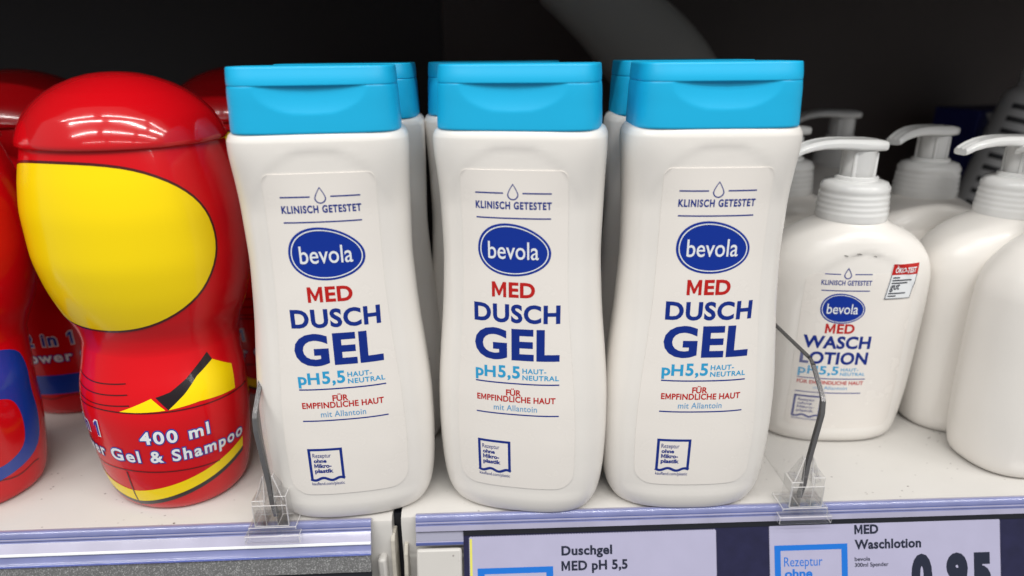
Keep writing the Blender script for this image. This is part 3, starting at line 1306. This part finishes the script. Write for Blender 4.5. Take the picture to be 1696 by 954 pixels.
def make_red():
    t = thing('shampoo_bottle', 'x', 'bottle', group='glossy rounded shampoo bottles')
    body = finish(RB.mesh(112), 'body', M['red'], t, sharp=50)
    finish(RL.mesh(112), 'lid', M['redlid'], t, sharp=50)
    # plain yellow panel with a thin dark border
    P = smooth_poly([(-72, 13.9), (-45, 15.1), (0, 15.4), (42, 15.1), (70, 13.9), (78, 12.0), (66, 10.1), (38, 8.9), (0, 8.5), (-40, 8.9), (-66, 10.1), (-79, 12.0)])
    bm = bmesh.new()
    new_poly(bm, P)
    art(bm, round_fn, .012, 'yellow_panel', M['yellow'], t)
    bm = bmesh.new()
    edge_line(bm, P, 1.3, .10, 0)
    # thin seams round the body
    for z, a, b in ((5.0, -85, 110), (2.15, -60, 70)):
        stroke(bm, [(a + (b - a) * i / 40, z + .15 * math.sin(i / 40 * PI)) for i in range(41)], .05)
    stroke(bm, [(-.4, .25), (-.4, 2.2)], .9)
    art(bm, round_fn, .020, 'seam_line', M['maroon'], t)
    bm = bmesh.new()
    for k in range(3):
        z = 5.45 + k * .42
        stroke(bm, [(-46 + 3 * k + i * (58 - 4 * k) / 24, z - .12 * math.sin(i / 24 * PI)) for i in range(25)], .045)
    art(bm, round_fn, .020, 'belly_line', M['maroon'], t)
    # yellow waves at the waist and the base
    bm = bmesh.new()
    new_poly(bm, [(4, 5.15), (36, 5.2), (27, 5.72)])
    new_poly(bm, [(38, 5.2), (60, 5.3), (92, 5.15), (92, 6.2), (74, 6.75), (60, 6.3), (50, 5.75)])
    new_poly(bm, [(-92, 5.1), (-42, 5.2), (-52, 5.7), (-66, 6.3), (-92, 6.0)])
    lo = [(-95 + i * 190 / 40) for i in range(41)]
    up = lambda a: .55 + 1.55 * (abs(a) / 95) ** 1.25
    new_poly(bm, [(a, up(a) + .62 - .1 * abs(a) / 95) for a in lo] + [(a, up(a)) for a in lo[::-1]])
    art(bm, round_fn, .012, 'yellow_stripe', M['yellow'], t)
    bm = bmesh.new()
    new_poly(bm, [(a, up(a)) for a in lo] + [(a, up(a) - .22) for a in lo[::-1]])
    new_poly(bm, [(38, 5.2), (50, 5.75), (60, 6.3), (74, 6.75), (70, 7.1), (52, 6.3), (40, 5.9), (30, 5.75)])
    art(bm, round_fn, .016, 'black_stripe', M['black'], t)
    outline_text(body, [('400 ml', 40, 48, 3.72, .60, .028), ('Shower Gel & Shampoo', 15, 158, 2.78, .60, .028)], M['pale'], M['blue'], 'lettering')
    outline_text(body, [('2 in 1', -34, 38, 3.82, .72, .03)], M['blue'], M['pale'], 'lettering')
    return t


def make_blue():
    t = thing('shampoo_bottle', 'x', 'bottle', group='glossy rounded shampoo bottles')
    body = finish(RB.mesh(112), 'body', M['red'], t, sharp=50)
    finish(RL.mesh(112), 'lid', M['redlid'], t, sharp=50)
    bm = bmesh.new()
    for s_ in (1, -1):
        new_poly(bm, smooth_poly([(s_ * a, z) for a, z in ((40, 4.4), (50, 6.6), (72, 7.2), (110, 6.6), (118, 4.5), (112, 2.2), (70, 1.35), (46, 2.0))]))
    new_poly(bm, [(-39, 1.5), (39, 1.5), (39, 2.7), (-39, 2.7)])
    art(bm, round_fn, .012, 'blue_patch', M['blue'], t)
    for s_ in (1, -1):
        bm = bmesh.new()
        new_poly(bm, smooth_poly([(s_ * a, z) for a, z in ((62, 3.6), (66, 5.0), (84, 5.2), (98, 4.6), (98, 2.8), (82, 2.1), (66, 2.3))]))
        art(bm, round_fn, .018, 'red_patch', M['red'], t)
    bm = bmesh.new()
    for z in (1.3,):
        stroke(bm, [(-110 + i * 5.5, z + .1 * math.sin(i)) for i in range(41)], .05)
    art(bm, round_fn, .022, 'seam_line', M['maroon'], t)
    outline_text(body, [('2 in 1', -4, 34, 4.45, .70, .03)], M['blue'], M['pale'], 'lettering')
    outline_text(body, [('Shower Gel', 0, 72, 3.5, .58, .028)], M['pale'], M['blue'], 'lettering')
    return t


red = make_red()
red.location = Vector((-15.97, 28.35, 0)) * S
red.rotation_euler = (0, 0, -.28)
red['label'] = 'red shampoo bottle with domed lid, yellow panel and 400 ml lettering'
dup(red, (-14.9, 38.6, 0), .1, 'shaded red shampoo bottle standing behind the yellow panelled one')
blue = make_blue()
blue.location = Vector((-25.55, 28.0, 0)) * S
blue.rotation_euler = (0, 0, -.35)
blue['label'] = 'red and blue shampoo bottle cut off at the left edge'
dup(blue, (-25.9, 36.6, 0), .25, 'shaded red and blue shampoo bottle behind the one at the left edge')


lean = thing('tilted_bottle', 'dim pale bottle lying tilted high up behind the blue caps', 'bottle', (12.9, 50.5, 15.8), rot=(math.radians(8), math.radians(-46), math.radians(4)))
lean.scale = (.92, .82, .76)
finish(GEL.mesh(96), 'body', M['shadedwhite'], lean, sharp=50)
finish(CAPB.mesh(64), 'cap', M['shadedwhite'], lean, sharp=45)


# ------------------------------------------------------------------ clear shelf dividers
def make_divider():
    t = thing('shelf_divider', 'x', 'divider', group='clear plastic shelf dividers')
    prof = [(0, .85), (-.05, 2.2), (-.5, 5.0), (-.42, 5.6), (.9, 6.7), (1.4, 6.75), (30, 6.75), (30, .02), (.7, .02), (.3, .85)]
    bm = bmesh.new()
    a = [bm.verts.new((-.05, y, z)) for y, z in prof]
    b = [bm.verts.new((.05, y, z)) for y, z in prof]
    n = len(prof)
    for i in range(n):
        j = (i + 1) % n
        bm.faces.new((a[i], b[i], b[j], a[j]))
    bm.faces.new(a)
    bm.faces.new(b[::-1])
    bmesh.ops.recalc_face_normals(bm, faces=bm.faces[:])
    sheet = finish(bm, 'sheet', M['sheet'], t, smooth=False)
    ep = [(.25, .35), (0.02, 1.2), (-.04, 2.2), (-.49, 4.9), (-.50, 5.05), (-.42, 5.55), (-.3, 5.72), (.8, 6.60), (1.1, 6.70), (9, 6.72)]
    bm = bmesh.new()
    prev = None
    for y, z in ep:
        cur = [bm.verts.new(p) for p in ((-.09, y - .08, z - .01), (.09, y - .08, z - .01), (.09, y + .11, z + .05), (-.09, y + .11, z + .05))]
        if prev:
            for i in range(4):
                bm.faces.new((prev[i], prev[(i + 1) % 4], cur[(i + 1) % 4], cur[i])).material_index = (0, 1, 1, 1)[i]  # bright front, dark sides: a highlight streak put into the face colours
        else:
            bm.faces.new(cur[::-1])
        prev = cur
    bm.faces.new(prev)
    bmesh.ops.recalc_face_normals(bm, faces=bm.faces[:])
    finish(bm, 'polished_edge', [M['edgeglint'], M['edgeshade']], sheet, smooth=False, bevel=.03)
    # clear clip: foot hooked over the rail, block with slot, tapering fin
    bm = bmesh.new()
    box(bm, -1.15, 1.15, -.62, -.18, -.42, -.05)
    box(bm, -1.0, 1.0, -.45, .75, .13, .27)
    box(bm, -.72, -.22, -.36, .42, .28, 1.55)
    box(bm, .22, .72, -.36, .42, .28, 1.75)
    box(bm, -.72, .72, -.42, -.37, .28, 1.35)
    for s_ in (-1, 1):
        v = [bm.verts.new(p) for p in ((s_ * .19, -.3, 1.4), (s_ * .19, .4, 1.4), (s_ * .60, .4, 1.5), (s_ * .60, -.3, 1.5), (s_ * .16, -.15, 2.6), (s_ * .16, .1, 2.6), (s_ * .22, .1, 2.6), (s_ * .22, -.15, 2.6))]
        for q in ((0, 3, 2, 1), (4, 5, 6, 7), (0, 1, 5, 4), (1, 2, 6, 5), (2, 3, 7, 6), (3, 0, 4, 7)):
            bm.faces.new([v[i] for i in q])
    bmesh.ops.recalc_face_normals(bm, faces=bm.faces[:])
    finish(bm, 'clip', [M['clear'], M['rimglint']], t, smooth=False, bevel=.05, bevel_mat=1)
    return t


dv = make_divider()
dv.location = Vector((-10.25, 23.75, 0)) * S
dv.rotation_euler = (0, 0, YAWL)
dv['label'] = 'clear shelf divider clipped on the rail between red and white bottles'
dup(dv, (12.65, 24.65, 0), YAWR, 'clear shelf divider clipped on the rail before the pump dispensers')


# ------------------------------------------------------------------ dim things deep in the shelf
# carton with a slanted pale corner
t = thing('carton', 'dark blue carton with a pale corner, deep behind the dispensers', 'carton', (37.9, 54.5, 0), .25)
bm = bmesh.new()
box(bm, -3.2, 3.2, -2, 2, .02, 14.6)
finish(bm, 'box', M['carton'], t, smooth=False, bevel=.08)
bm = bmesh.new()
new_poly(bm, [(-2.6, 14.4), (3.1, 14.4), (3.1, 8.0), (1.2, 8.6)])
wrap(bm, lambda u, v, o: (u, -2 - o, v), .02, du=0)
finish(bm, 'pale_corner', M['cardwhite'], t, smooth=False)
# ribbed white tube leaning against it
t = thing('ribbed_tube', 'white tube with dark ribs leaning in the far right corner', 'tube', (33.3, 50.2, .1), rot=(0, math.radians(15), 0))
t.scale = (.9, .9, 1.12)
bm = bmesh.new()
lathe(bm, [(1.5, 0), (1.7, .1), (1.7, 14.2), (1.5, 14.6), (1.05, 14.9), (1.05, 15.4)], 40)
finish(bm, 'barrel', M['cardwhite'], t, sharp=50)
bm = bmesh.new()
for k in range(10):
    z = 6.2 + k * .8
    a0, a1 = math.radians(-150), math.radians(-70)
    for i in range(12):
        p = a0 + (a1 - a0) * i / 12
        q = a0 + (a1 - a0) * (i + 1) / 12
        bm.faces.new([bm.verts.new((1.73 * math.cos(x), 1.73 * math.sin(x), y)) for x, y in ((p, z), (q, z), (q, z + .34), (p, z + .34))])
finish(bm, 'rib', M['soot'], t)
bm = bmesh.new()
lathe(bm, [(1.15, 15.42), (1.2, 15.5), (1.15, 17.6), (.9, 17.8)], 32)
finish(bm, 'cap', M['cardwhite'], t, sharp=50)
